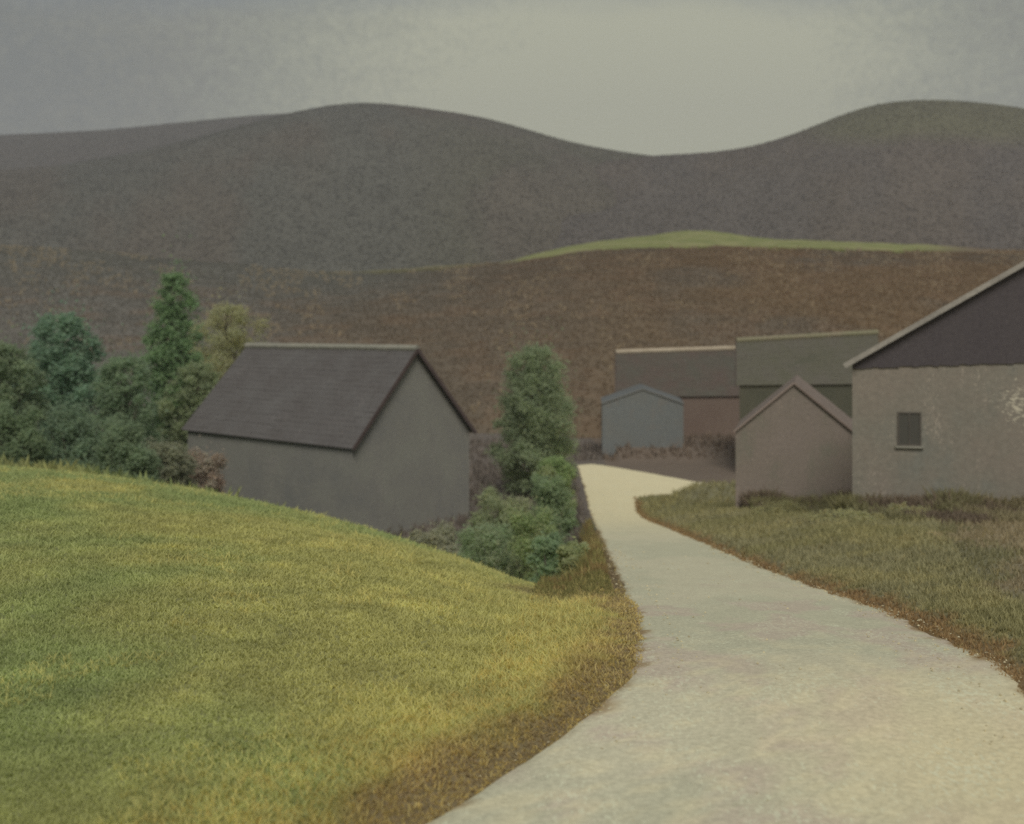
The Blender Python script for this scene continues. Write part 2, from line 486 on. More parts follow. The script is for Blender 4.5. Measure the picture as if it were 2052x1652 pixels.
def blobs(name, pts, r, cols, mat, n=7, squash=1.0):
    """Rounded little crowns of loose leaf-faces seen from afar, as ONE mesh."""
    m = len(pts) * n
    d = RNG.normal(size=(m, 3)); d /= np.linalg.norm(d, axis=1)[:, None]; d[:, 2] = np.abs(d[:, 2])
    R = np.repeat(r, n); c = np.repeat(pts, n, 0) + d * R[:, None] * np.array([.8, .8, .8 * squash]) * RNG.uniform(.4, 1, (m, 1))
    nn = d * .5 + RNG.normal(size=(m, 3)) * .35 + np.array([0, -.25, .8]); nn /= np.linalg.norm(nn, axis=1)[:, None]
    x = np.cross(nn, RNG.normal(size=(m, 3))); x /= np.linalg.norm(x, axis=1)[:, None]; y = np.cross(nn, x)
    s = (R * RNG.uniform(.35, .7, m))[:, None]
    v = np.stack([c - x * s, c - y * s * .6, c + x * s, c + y * s * .6], 1).reshape(-1, 3)
    q = np.arange(m * 4).reshape(-1, 4)
    cc = np.repeat(np.repeat(cols, n, 0) * RNG.uniform(.9, 1.1, (m, 1)), 4, 0)
    return np_mesh(name, v, q, mat, np.clip(cc, .003, .85))


def build_hills():
    mh = material('heath', None, attr=True, grain=.25, grain_amt=.22, bump=.3, bump_dist=.6,
                  fleck=alb((150, 138, 120)), fleck_scale=(1.6, .3, .55), fleck_at=.70, fleck_amt=.25)
    mf = material('far_woods', None, attr=True, grain=.06, grain_amt=.12, bump=.3, bump_dist=2,
                  fleck=alb((140, 136, 128)), fleck_scale=(.42, .05, .16), fleck_at=.72, fleck_amt=.12)
    hill_mesh('hillside', near_us, NEAR_YS, near_hill_z, near_hill_c, mh)
    us = np.linspace(-.9, .9, 300)
    hill_mesh('hills', us, ys_for(470, 1000, 70, 1350), left_z, left_c, mf)
    hill_mesh('hills', us, ys_for(470, 900, 70, 1215), right_z, right_c, mf)
    hill_mesh('hills', us, ys_for(1000, 1500, 40, 2025), back_z, back_c, mf)
    leaf = leafy('bare_wood', .6)

    def scatter(zf, cf, n, y0, y1, ulim=.58):
        u = RNG.uniform(-ulim, ulim, n); y = np.sqrt(RNG.uniform(y0 ** 2, y1 ** 2, n))
        return u, y, np.stack([u * y, y, zf(u, y)], -1), cf(u, y)
    # woods on the far hills, thin scrub on the near one
    for zf, cf, n, y0, y1, r0, what in ((left_z, left_c, 110000, 520, 1006, 1.05, 'bare grey woods covering the long left hill'),
                                        (right_z, right_c, 90000, 520, 908, 1.0, 'bare grey woods covering the right hill'),
                                        (back_z, back_c, 20000, 1250, 1508, 1.7, 'bare woods on the pale ridge behind the left hill')):
        u, y, p, c = scatter(zf, cf, n, y0, y1)
        r = r0 * RNG.uniform(.5, 1.3, n)
        pal = np.where((RNG.uniform(0, 1, n) > .93) & (fbm(u * 45, y * .02, 131) > .55), 1.75, 1.0)[:, None]
        stuff(blobs('woodland', p, r, c * 1.3 * pal * RNG.uniform(.9, 1.1, (n, 1)), leaf, n=4, squash=.4), what, 'woods')
    n = 110000
    u, y, p, c = scatter(near_hill_z, near_hill_c, n, 113, 318)
    k = RNG.uniform(0, 1, n); px = 1026 + F * u
    keep = (y < 298) | (px < 1000) | (px > 1980); u, y, p, c, k = u[keep], y[keep], p[keep], c[keep], k[keep]
    cc = c * 1.75 * RNG.uniform(.85, 1.15, (len(u), 1)); pale = (k > .90) & (fbm(u * 40, y * .03, 132) > .54)
    cc[pale] = cc[pale] * .4 + alb((176, 160, 132)) * .8
    hh = np.where(pale, .7, .34) * RNG.uniform(.6, 1.3, len(u)) * (.6 + .4 * y / 200)
    stuff(tufts('scrub', p, hh, hh * .45, cc, leaf, lean=.6), 'brown heather and dry scrub covering the near hillside', 'scrub')


# ------------------------------------------------------------------ grasses
def in_view(x, y, m=.05):
    return (y > 2) & (np.abs(x / np.maximum(y, .1)) < .45 + m)


def build_grass():
    leaf = leafy('grass_blades', .45)
    # meadow: density falls with distance so that blades stay about the same size in view
    n = 210000
    y = 5.2 * (52 / 5.2) ** RNG.uniform(0, 1, n); u = RNG.uniform(-.52, .14, n); x = u * y
    dl = lx(y) - x
    keep = (dl > -.10 - .12 * (fbm(y * 2.2, y * 0 + 4, 61) - .5)) & ((y < 46) | (dl > 3))
    x, y, dl = x[keep], y[keep], dl[keep]; m = len(x)
    c = ground_color(x, y); k = RNG.uniform(0, 1, m)
    straw = (k > .80) & (fbm(x * 1.1, y * .7, 91) + .22 * sm((3.5 - dl) / 3) > .58); c[straw] = c[straw] * .6 + alb((162, 150, 92)) * .4
    rim = (k < .30) & (dl < 1.3) & (y < 18); c[rim] = c[rim] * .3 + alb((150, 134, 80)) * .7
    straw &= ~((y > 17) & (dl < 2.6))
    c *= 2.25 * RNG.uniform(.9, 1.1, (m, 1))
    h = (.008 + .0030 * y) * RNG.uniform(.5, 1.4, m) * (1 + .5 * straw) * (.6 + .4 * sm(dl / .6) + .4 * sm((1.2 - np.abs(dl - .9)) / .8) * (y < 16)) * np.where((y > 16) & (dl < 2.2), .55, 1)
    p = np.stack([x, y, height(x, y)], -1)
    stuff(tufts('meadow_grass', p, h, .0010 * y + .003, c, leaf, lean=1.0), 'short yellow green grass covering the left meadow', 'grass')
    # right bank and the corner by the bend
    n = 60000
    y = 7 * (84 / 7) ** RNG.uniform(0, 1, n); u = RNG.uniform(.08, .52, n); x = u * y; dr = x - rx(y)
    keep = (dr > -.12 - .2 * (fbm(y * 2.2, y * 0 + 7, 62) - .5)) & (y < 83)
    x, y, dr = x[keep], y[keep], dr[keep]; m = len(x)
    c = ground_color(x, y) * 2.0; bx = np.interp(y, [8, 14, 25, 50, 70], [4.9, 6.0, 9.5, 18.6, 30])
    k = RNG.uniform(0, 1, m); pale = (k > .86) & (fbm(x * .9, y * .6, 92) > .52); c[pale] = c[pale] * .5 + alb((160, 146, 100)) * .6
    yard = (x > bx) & (y < 64)
    keep = ~yard | (RNG.uniform(0, 1, m) < .35)
    c[yard] *= .8
    x, y, dr, c = x[keep], y[keep], dr[keep], c[keep]; m = len(x)
    h = (.022 + .0036 * y) * RNG.uniform(.5, 1.5, m) * (.65 + .55 * sm(dr / .8))
    p = np.stack([x, y, height(x, y)], -1)
    stuff(tufts('bank_grass', p, h, .0012 * y + .004, c, leaf, lean=.6), 'dull green rough grass on the bank right of the road', 'grass')
    # tall dry grass on the strip between hedge and lane
    n = 9000
    y = 15 + 47 * RNG.uniform(0, 1, n) ** 1.25; dl = .12 + 1.25 * RNG.uniform(0, 1, n) ** 1.2; x = lx(y) - dl
    k = RNG.uniform(0, 1, n)
    c = np.where((k < .22)[:, None], alb((160, 148, 96)) * 1.3, np.where((fbm(x * .8, y * .4, 98) > .5)[:, None], alb((110, 94, 62)) * 1.9, alb((104, 100, 62)) * 1.9)) * RNG.uniform(.8, 1.2, (n, 1))
    h = (.05 + .45 * sm((y - 15) / 15)) * sm(dl / .5 + .2) * RNG.uniform(.5, 1.3, n)
    stuff(tufts('dry_grass', np.stack([x, y, height(x, y)], -1), h, .012 + h * .06, c, leaf, lean=.5),
          'tall dry brown grass on the verge between the hedge and the road', 'grass')
    # tall weeds and dead growth against the house walls
    n = 26000
    k = RNG.uniform(0, 1, n)
    x = np.where(k < .62, RNG.uniform(12.0, 21.5, n), RNG.uniform(12.2, 18.2, n)); back = RNG.uniform(0, 1, n) ** 1.6
    y = np.where(k < .62, 41.75 - .15 * (x - 12.5) - 6.5 * back, 59.8 - 7 * back)
    c = (alb((104, 100, 72)) * .5 + .5 * ground_color(x, y)) * 1.7 * RNG.uniform(.85, 1.15, (n, 1)); br = (fbm(x * .5, y * .5, 96) > .52)[:, None]
    c = np.where(br, alb((110, 98, 82)) * 1.5 * RNG.uniform(.85, 1.15, (n, 1)), c)
    h = (.25 + .75 * (1 - back) * fbm(x * .45, y * .3, 97) * 1.7) * RNG.uniform(.5, 1.2, n)
    stuff(tufts('weeds', np.stack([x, y, height(x, y)], -1), h, h * .12 + .02, c, leaf, lean=.5),
          'tall dull weeds and dead growth along the foot of the house walls', 'weeds')
    # rough growth in the valley bottom behind the meadow
    n = 26000
    y = RNG.uniform(40, 111, n); x = RNG.uniform(-.5, .4, n) * y
    dl = lx(y) - x; keep = ((dl > .4) & (y < 100)) | (y > 101.5)
    x, y = x[keep], y[keep]; m = len(x)
    c = 1.8 * ground_color(x, y) * RNG.uniform(.8, 1.15, (m, 1))
    h = RNG.uniform(.3, .8, m)
    stuff(tufts('rough_grass', np.stack([x, y, height(x, y)], -1), h, h * .25, c, leaf, lean=.6),
          'rough brown and green growth on the valley floor around the houses', 'grass')


def build_stones():
    """Loose limestone chips on the lane, thicker along its edges."""
    n = 2800
    y = 5.4 * (34 / 5.4) ** RNG.uniform(0, 1, n); w = RNG.beta(.55, .55, n); x = lx(y) - .05 + (rx(y) - lx(y) + .16) * w
    keep = (np.abs(x / y) < .5) & ((w > .12) | (RNG.uniform(0, 1, n) < .25)) & ((np.abs(w - .5) > .34) | (RNG.uniform(0, 1, n) < .12) | ((w > .72) & (y < 12)))
    x, y = x[keep], y[keep]; m = len(x)
    wr = np.clip((x - lx(y)) / (rx(y) - lx(y)), 0, 1)
    z = zr(y) + .012 + .03 * (1 - (2 * wr - 1) ** 2) - .020 * np.exp(-((wr - .27) / .09) ** 2) - .020 * np.exp(-((wr - .73) / .09) ** 2)
    r = (.005 + .0008 * y) * RNG.uniform(.3, 1.2, m) ** 1.5
    base = np.array([[1, 0, 0], [0, 1, 0], [-1, 0, 0], [0, -1, 0], [.1, .1, .75], [0, 0, -.6]], float)
    a = RNG.uniform(0, 6.28, m); ca, sa = np.cos(a), np.sin(a); v = base[None] * RNG.uniform(.6, 1.25, (m, 6, 3))
    vx = v[..., 0] * ca[:, None] - v[..., 1] * sa[:, None]; vy = v[..., 0] * sa[:, None] + v[..., 1] * ca[:, None]
    p = np.stack([x[:, None] + vx * r[:, None], y[:, None] + vy * r[:, None], z[:, None] + (v[..., 2] + .25) * r[:, None]], -1).reshape(-1, 3)
    f = np.array([[0, 1, 4], [1, 2, 4], [2, 3, 4], [3, 0, 4], [1, 0, 5], [2, 1, 5], [3, 2, 5], [0, 3, 5]])
    q = (np.arange(m)[:, None, None] * 6 + f[None]).reshape(-1, 3)
    c = alb((186, 175, 140)) * RNG.uniform(.75, 1.2, (m, 1))
    stuff(np_mesh('gravel', p, q, material('stone_chip', None, attr=True, grain=40, grain_amt=.15), np.repeat(np.clip(c, 0, .85), 6, 0)),
          'loose pale stone chips scattered on the lane and along its edges', 'gravel')


# ------------------------------------------------------------------ trees and bushes
LEAF = None
BARK = None


def leaf_cloud(lobes, n, size, col, var, base):
    """Leaf faces in a set of ellipsoid lobes (centre, radii); denser to the outside, gaps between."""
    n = int(n * 3.2); size = size * .56
    cs = np.array([l[0] for l in lobes], float); rs = np.array([l[1] for l in lobes], float)
    wgt = rs.prod(1) ** .7; wgt /= wgt.sum(); idx = RNG.choice(len(lobes), n, p=wgt)
    d = RNG.normal(size=(n, 3)); d /= np.linalg.norm(d, axis=1)[:, None]
    rad = RNG.uniform(.15, 1, n) ** .5 * (1 + .27 * RNG.normal(size=n))
    c = cs[idx] + d * rs[idx] * rad[:, None]
    nn = d * .45 + RNG.normal(size=(n, 3)) * .45 + np.array([0, -.3, .6]); nn /= np.linalg.norm(nn, axis=1)[:, None]
    x = np.cross(nn, RNG.normal(size=(n, 3))); x /= np.linalg.norm(x, axis=1)[:, None]; y = np.cross(nn, x)
    s = (size * RNG.uniform(.5, 1.35, n))[:, None]
    v = np.stack([c - x * s, c - y * s * .55, c + x * s, c + y * s * .55], 1) - np.array(base)
    lobe_t = RNG.uniform(1 - .7 * var, 1 + .7 * var, (len(lobes), 1))[idx]
    warm = RNG.uniform(-.06, .06, (n, 1)) * np.array([1, .3, -.6])
    cc = np.array([3.7, 3.3, 3.4]) * np.array(col) * lobe_t * RNG.uniform(.93, 1.07, (n, 1)) * (1 + warm)
    return v.reshape(-1, 3), np.arange(n * 4).reshape(-1, 4), np.clip(np.repeat(cc, 4, 0), .004, .6)


def tree(name, label, cat, x, y, top, width, col, group=None, n=5200, leaf=.26, low=.25, shape='oval', base_z=None, lobes_n=80, lean=0.0):
    zb = float(height(np.array([x]), np.array([y]))[0]) if base_z is None else base_z
    t = thing(name, label, cat, (x, y, zb - .05), group)
    H = top - zb; r = width / 2
    rs = random.Random(int(abs(x * 31 + y * 17 + top * 7)) + 3)
    lobes = []; tips = []
    for i in range(lobes_n):
        f = low + (1 - low) * ((i + .5) / lobes_n)
        if shape == 'tall':
            prof = math.sin(math.pi * min(1, max(.05, (f - low) / (1 - low)) ** .75 * .93 + .04)) ** .7
        elif shape == 'spire':
            prof = (1 - ((f - low) / (1 - low)) ** 1.6) * .95 + .08
        else:
            g = (f - low) / (1 - low); prof = math.sqrt(max(.02, 1 - (2 * g - .9) ** 2 / 1.35))
        a = i * 2.39996 + rs.uniform(-.4, .4); rr = r * prof * rs.uniform(.25, .86)
        lr = r * rs.uniform(.13, .27) * (.6 + .4 * prof)
        cz = zb + H * f
        cz = min(cz, top - lr * .6)
        c = (x + math.cos(a) * rr + lean * f * H, y + math.sin(a) * rr, cz)
        lobes.append((c, (lr, lr, lr * rs.uniform(.65, .95)))); tips.append(c)
    lobes.append(((x + lean * .6 * H, y, zb + H * (low + 1) / 2), (r * .62, r * .62, H * (1 - low) * .46)))
    v, q, c = leaf_cloud(lobes, n, leaf, col, .16, t.location)
    np_mesh('crown', v, q, LEAF, c, parent=t)
    mb = MB(); k = max(.05, H * .022)
    pts = [(x, y, zb - .3)] + [(x + lean * H * g + rs.uniform(-.04, .04) * H * .5, y + rs.uniform(-.03, .03) * H * .5, zb + H * g) for g in (.2, .45, .7, .88)]
    mb.tube(pts, [k * 1.3, k, k * .75, k * .45, k * .15])
    for c_ in tips[::6]:
        g = max(low * .7, (c_[2] - zb) / H - .25); g = min(g, .8)
        s0 = Vector((x + lean * H * g, y, zb + H * g)); e0 = Vector(c_); mid = (s0 + e0) / 2 + Vector((0, 0, -.04 * H))
        mb.tube([s0, mid, e0], [k * .45, k * .28, k * .08], n=5)
    mb.build('trunk', BARK, t, smooth=True)
    return t


def bush(label, px, top_py, width_px, Y, col, group=None, n=2200, leaf=.14, depth=1.0, name='bush', cat='bush', lobes_n=48):
    x = (px - 1026) / F * Y; top = -(top_py - HOR) / F * Y; r = width_px / F * Y / 2
    zb = float(height(np.array([x]), np.array([Y]))[0])
    t = thing(name, label, cat, (x, Y, zb - .05), group); H = max(.5, top - zb)
    rs = random.Random(int(px * 7 + Y)); lobes = []
    for i in range(lobes_n):
        f = rs.uniform(.12, .86); a = i * 2.4 + rs.uniform(-.5, .5)
        rr = r * rs.uniform(.2, .9) * (1.05 - .55 * f); lr = r * rs.uniform(.13, .26)
        lobes.append(((x + math.cos(a) * rr, Y + math.sin(a) * rr * depth, min(zb + H * f, top - lr * .55)), (lr, lr, min(lr, H * .3))))
    lobes.append(((x, Y, zb + H * .4), (r * .55, r * .5, H * .42)))
    v, q, c = leaf_cloud(lobes, n, leaf, col, .15, t.location)
    np_mesh('foliage', v, q, LEAF, c, parent=t)
    mb = MB()
    for i in range(6):
        a = i * 1.05 + rs.uniform(0, .6); e = Vector((x + math.cos(a) * r * .5, Y + math.sin(a) * r * .4, zb + H * rs.uniform(.5, .8)))
        s0 = Vector((x + math.cos(a) * .12, Y + math.sin(a) * .12, zb - .2))
        mb.tube([s0, (s0 + e) / 2 + Vector((0, 0, .1 * H)), e], [.05, .035, .012], n=5)
    mb.build('stems', BARK, t, smooth=True)
    return t


def build_plants():
    global LEAF, BARK
    LEAF = leafy('leaves', .65)
    BARK = material('bark', alb((70, 62, 52)), alb((92, 84, 74)), scale=3, grain=14, grain_amt=.3)
    G = 'dark trees behind the meadow on the left'

    def tr(label, px, top_py, wpx, Y, rgb, **kw):
        x = (px - 1026) / F * Y
        return tree('broadleaf_tree', label, 'tree', x, Y, -(top_py - HOR) / F * Y, wpx / F * Y, alb(rgb, KV), group=G, **kw)
    tr('blue green round tree at the far left in front of the brown slope', 126, 630, 230, 76, (66, 82, 66), low=.08, n=11000, leaf=.24)
    tr('tallest dark green tree, narrow, between the round tree and the barn', 346, 546, 165, 86, (66, 82, 58), low=.06, shape='tall', n=9000, leaf=.24)
    tr('pale olive loose tree just behind the left end of the barn roof', 455, 610, 220, 98, (88, 90, 66), low=.1, n=7000, leaf=.24)
    tr('dark olive tree at the left edge, lower than the round tree beside it', 10, 690, 210, 66, (68, 79, 60), low=.06, n=9000, leaf=.2)
    tr('middle green tree between the round tree and the tallest tree', 250, 716, 190, 72, (68, 81, 62), low=.06, n=9000, leaf=.2)
    tr('dull green tree at the foot of the tallest tree, left of the barn', 396, 728, 175, 84, (74, 83, 62), low=.06, n=8000, leaf=.22)
    GB = 'low thicket along the meadow edge on the left'
    for lab, px, py, w, Y, c in (('dark bush at the far left end of the meadow edge', 30, 800, 190, 56, (66, 78, 58)),
                                 ('dark green bush below the round tree', 150, 800, 190, 58, (66, 79, 62)),
                                 ('bush below the gap between the round and tallest trees', 255, 832, 180, 57, (67, 79, 60)),
                                 ('low dull bush at the left corner of the barn', 335, 868, 160, 60, (74, 79, 64)),
                                 ('brownish loose bush in front of the left end of the barn wall', 415, 880, 130, 66, (88, 83, 72))):
        bush(lab, px, py, w, Y, alb(c, KV), GB, n=7000, leaf=.15, depth=.7)
    # the tree by the lane and the hedge at its foot
    Y = 84
    tree('lane_tree', 'tall slim dark green tree left of the far bend in the road', 'tree', (1072 - 1026) / F * Y, Y, -(694 - HOR) / F * Y, 210 / F * Y,
         alb((74, 84, 64), KV), n=13000, leaf=.2, low=.04, shape='tall', lobes_n=80)
    GH = 'hedge bushes left of the road below the barn'
    for lab, px, py, w, Y, c in (('bright green bush where the road first bends, under the slim tree', 1112, 900, 110, 72, (78, 92, 62)),
                                 ('dark green bush beside the narrowest part of the road', 1100, 930, 150, 60, (72, 84, 62)),
                                 ('dark bush under the right corner of the barn', 1000, 965, 190, 58, (80, 88, 66)),
                                 ('tall dark hedge bush between the meadow edge and the brown verge', 1078, 985, 185, 44, (78, 90, 62)),
                                 ('low mid green hedge bush peeping over the meadow edge', 965, 1030, 210, 46, (78, 90, 68)),
                                 ('lowest hedge bush at the tip of the meadow edge', 1105, 1052, 120, 34, (72, 86, 64)),
                                 ('small dark bush on the brown verge where the meadow edge meets the road', 1150, 1085, 90, 28, (80, 88, 62)),
                                 ('pale green hedge bush against the barn wall', 880, 1035, 170, 52, (84, 88, 72))):
        bush(lab, px, py, w, Y, alb(c, KV), GH, n=7000, leaf=.15 if Y > 50 else .11)
    GR = 'low shrubs on the right bank before the farmhouse'
    for lab, px, py, w, Y, c in (('low green shrub below the farmhouse window', 1822, 1016, 130, 38, (88, 88, 64)),
                                 ('low green shrub left of the farmhouse window, near the wall corner', 1702, 1030, 170, 36, (84, 86, 62)),
                                 ('dull green shrub at the foot of the little mauve gabled house', 1575, 1010, 150, 48, (82, 84, 60))):
        bush(lab, px, py, w, Y, alb(c, KV), GR, n=2600, leaf=.11)


# ------------------------------------------------------------------ buildings
def tiled(mb, e0, e1, r0, r1, courses, t=.07, seed=0):
    """One roof slope from eave e0-e1 up to ridge r0-r1 as lapped courses of uneven tiles."""
    rs = random.Random(seed); e0, e1, r0, r1 = map(Vector, (e0, e1, r0, r1))
    nrm = (e1 - e0).cross(r0 - e0).normalized()
    if nrm.z < 0: nrm = -nrm
    for k in range(courses):
        a, b = k / courses, min(1.0, (k + 1.12) / courses)
        A0, A1 = e0.lerp(r0, a), e1.lerp(r1, a); B0, B1 = e0.lerp(r0, b), e1.lerp(r1, b)
        L = (A1 - A0).length; n = max(3, int(L / 1.1))
        cuts = sorted([0, 1] + [min(.99, max(.01, (i + rs.uniform(-.3, .3)) / n)) for i in range(1, n)])
        for c0, c1 in zip(cuts[:-1], cuts[1:]):
            j = rs.uniform(-.006, .010); j2 = rs.uniform(-.02, .02) if k else 0
            lo = nrm * (t * .38 + j * .7); hi = nrm * (.012 + j)
            up = (B0 - A0).normalized() * j2
            p = [A0.lerp(A1, c0) + lo + up, A0.lerp(A1, c1) + lo + up, B0.lerp(B1, c1) + hi, B0.lerp(B1, c0) + hi]
            if (p[1] - p[0]).cross(p[3] - p[0]).dot(nrm) < 0: p = [p[1], p[0], p[3], p[2]]
            mb.slab(*p, t * .55)


def gabled(name, label, G0, G1, half, eave_z, base_z, mats, over=.35, courses=16, ridge=True, barge=True, seed=0, wall_thick=.0, gable_board=None, cat='house', back=True):
    """Ridge from G0 (gable towards us) to G1; half = plan vector from the ridge to the eave that is nearer."""
    G0, G1 = Vector(G0), Vector(G1); h = Vector((half[0], half[1], 0))
    t = thing(name, label, cat, (G0.x, G0.y, base_z))

    def at(g, s, z): return Vector((g.x + s * h.x, g.y + s * h.y, z))
    ax = Vector((G1.x - G0.x, G1.y - G0.y, 0)).normalized()
    a0, b0, a1, b1 = at(G0, 1, eave_z), at(G0, -1, eave_z), at(G1, 1, eave_z), at(G1, -1, eave_z)
    dn = Vector((0, 0, .10))
    mb = MB()
    W = [at(G0, 1, base_z - .6), at(G0, -1, base_z - .6), at(G1, -1, base_z - .6), at(G1, 1, base_z - .6), a0 - dn, b0 - dn, b1 - dn, a1 - dn, G0 - dn, G1 - dn]
    mb.add(W, [(0, 1, 5, 8, 4), (2, 3, 7, 9, 6), (3, 0, 4, 7), (1, 2, 6, 5), (4, 8, 9, 7), (8, 5, 6, 9), (3, 2, 1, 0)])
    # uneven old masonry: subdivide the walls a little
    wl = mb.build('wall', mats['wall'], t)
    rf = MB()
    o0, o1 = -ax * over, ax * over
    for s in (1, -1):
        e0 = at(G0, s, eave_z); e1 = at(G1, s, eave_z)
        sl0 = (e0 - G0).normalized() * over; sl1 = (e1 - G1).normalized() * over
        tiled(rf, e0 + sl0 + o0, e1 + sl1 + o1, G0 + o0, G1 + o1, courses, seed=seed + s)
    roof = rf.build('roof', mats['roof'], t)
    if ridge:
        rb = MB(); n = max(4, int((G1 - G0).length / .45)); rr = ridge if isinstance(ridge, float) else .13
        rs = random.Random(seed)
        for i in range(n):
            p = (G0 + o0).lerp(G1 + o1, i / n); q = (G0 + o0).lerp(G1 + o1, (i + 1.06) / n)
            z = Vector((0, 0, .07 + rs.uniform(-.01, .01)))
            rb.tube([p + z, q + z], [rr, rr * .9], n=8)
        rb.build('ridge_cap', mats['ridge'], roof)
    if barge:
        for s in (1, -1):
            e = at(G0, s, eave_z); sl = (e - G0).normalized() * over
            bb = MB(); w = barge if isinstance(barge, float) else .2
            up = Vector((0, 0, .02)); out = o0 - ax * .035
            bb.bar(G0 + out - Vector((0, 0, .02)), e + sl + out - Vector((0, 0, .02)), .05, w, up=(e - G0).cross(ax).normalized())
            bb.build('barge_board', mats['barge'], t)
    return t, dict(a0=a0, b0=b0, a1=a1, b1=b1, ax=ax)


def wall_mat(name, c1, c2, c3=None, fl=(150, 140, 128), scale=.35, fs=(14, 14, 5), famt=.35, fat=.665):
    return material(name, alb(c1, KV), alb(c2, KV), scale=scale, stretch=(1, 1, .8), grain=6, grain_amt=.16, fleck=alb(fl, KV), fleck_scale=fs,
                    fleck_at=fat, fleck_amt=famt, bump=.5, bump_dist=.03, third=None if c3 is None else alb(c3, KV))


def roof_mat(name, c1, c2, k=None, fl=(128, 118, 112)):
    return material(name, alb(c1, k or .66), alb(c2, k or .66), scale=.5, grain=5, grain_amt=.2, fleck=alb(fl, .6), fleck_scale=(7, 7, 6), fleck_at=.69,
                    fleck_amt=.35, bump=.4, bump_dist=.02)


def build_houses():
    stone = material('pale_ridge_tile', alb((138, 136, 122)), alb((150, 146, 130)), scale=.6, grain=5, grain_amt=.2)
    darkwood = material('dark_wood', alb((66, 57, 54), KV), alb((78, 67, 62), KV), scale=1, grain=9, grain_amt=.25)
    # the barn below the meadow
    A = P(705, 890, 70); B = Vector((-2.9, 77, A.z)); G0 = (A + B) / 2; G0.z = -(700 - HOR) / F * G0.y
    G1 = Vector((-18.9, 82, G0.z - .35))
    m = dict(wall=wall_mat('grey_render', (114, 113, 103), (104, 103, 97), (110, 108, 100)), roof=roof_mat('dark_slate', (84, 80, 76), (91, 88, 84)), ridge=stone, barge=darkwood)
    gabled('barn', 'big grey gabled barn with dark purple roof and pale ridge, half sunk behind the meadow', G0, G1, (A.x - G0.x, A.y - G0.y), A.z, -16.2, m,
           courses=20, ridge=.22, barge=.26, seed=3, cat='barn')
    # the farmhouse at the right edge
    Y = 42
    El = P(1708, 724, Y); half = Vector((-10.0, 1.5, 0)); G0 = Vector((El.x + 10.0, Y - 1.5, El.z + 6.05)); ax = Vector((.43, .903, 0)).normalized()
    G1 = G0 + ax * 13.5
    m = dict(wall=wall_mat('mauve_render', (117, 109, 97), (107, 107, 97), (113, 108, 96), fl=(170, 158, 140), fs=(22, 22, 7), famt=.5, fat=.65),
             roof=roof_mat('purple_tile', (78, 70, 70), (86, 78, 74)), ridge=stone,
             barge=material('weathered_board', alb((120, 115, 105), KV), alb((136, 130, 118), KV), scale=.8, grain=9, grain_amt=.2))
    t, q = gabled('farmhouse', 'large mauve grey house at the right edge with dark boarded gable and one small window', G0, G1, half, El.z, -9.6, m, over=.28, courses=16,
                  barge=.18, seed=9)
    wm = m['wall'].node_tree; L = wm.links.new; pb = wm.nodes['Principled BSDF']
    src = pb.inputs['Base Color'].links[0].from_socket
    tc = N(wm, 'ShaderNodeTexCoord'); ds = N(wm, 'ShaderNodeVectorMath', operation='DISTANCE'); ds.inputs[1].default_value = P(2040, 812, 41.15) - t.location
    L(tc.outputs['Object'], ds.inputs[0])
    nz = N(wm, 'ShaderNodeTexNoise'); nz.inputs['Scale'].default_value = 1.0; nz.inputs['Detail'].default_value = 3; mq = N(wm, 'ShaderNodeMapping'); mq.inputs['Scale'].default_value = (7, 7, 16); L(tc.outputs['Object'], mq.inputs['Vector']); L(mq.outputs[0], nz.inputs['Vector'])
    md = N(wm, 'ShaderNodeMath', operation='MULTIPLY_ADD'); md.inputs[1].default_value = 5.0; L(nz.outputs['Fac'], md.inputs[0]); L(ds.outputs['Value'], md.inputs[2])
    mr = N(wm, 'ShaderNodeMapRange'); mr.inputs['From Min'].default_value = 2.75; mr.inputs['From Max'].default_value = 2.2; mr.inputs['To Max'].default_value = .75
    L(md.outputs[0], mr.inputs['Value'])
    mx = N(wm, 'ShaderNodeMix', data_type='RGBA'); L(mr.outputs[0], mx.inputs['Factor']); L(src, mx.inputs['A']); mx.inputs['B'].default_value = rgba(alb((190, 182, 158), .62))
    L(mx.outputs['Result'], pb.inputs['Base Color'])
    # boarded gable: vertical planks proud of the wall
    gx = (q['b0'] - q['a0']); gl = gx.length; gd = gx.normalized(); outn = Vector((gd.y, -gd.x, 0))
    if outn.y > 0: outn = -outn
    pk = MB(); n = 86; rs = random.Random(4)
    for i in range(n):
        s0, s1 = i / n * gl, (i + .997) / n * gl
        f0 = 1 - abs(2 * s0 / gl - 1); f1 = 1 - abs(2 * s1 / gl - 1)
        rise = G0.z - El.z
        d = .05 + rs.uniform(0, .004); lo = El.z - .26 + s0 * .045 + rs.uniform(-.03, .03)
        p0 = q['a0'] + gd * s0 + outn * d; p1 = q['a0'] + gd * s1 + outn * d
        tops = (El.z + rise * f0 - .12, El.z + rise * f1 - .12)
        if min(tops) <= lo + .05: continue
        pk.slab((p0.x, p0.y, lo), (p1.x, p1.y, lo), (p1.x, p1.y, tops[1]), (p0.x, p0.y, tops[0]), .045)
    pk.build('gable_boarding', material('dark_boards', alb((70, 65, 65), KV), alb((73, 68, 67), KV), scale=.6, stretch=(1, 1, .2), grain=8, grain_amt=.2,
                                        fleck=alb((96, 90, 86), KV), fleck_scale=(14, 14, 3), fleck_at=.69, fleck_amt=.3), t)
    # window
    wc = (1822 - 1026) / F; yy = q['a0'].y
    k = (wc * q['a0'].y - q['a0'].x) / (gd.x - wc * gd.y); wp = q['a0'] + gd * k
    sc = wp.y / F; z1 = -(826 - HOR) * sc; z0 = -(894 - HOR) * sc; ww = 46 * sc
    up = Vector((0, 0, 1)); base = Vector((wp.x, wp.y, 0))
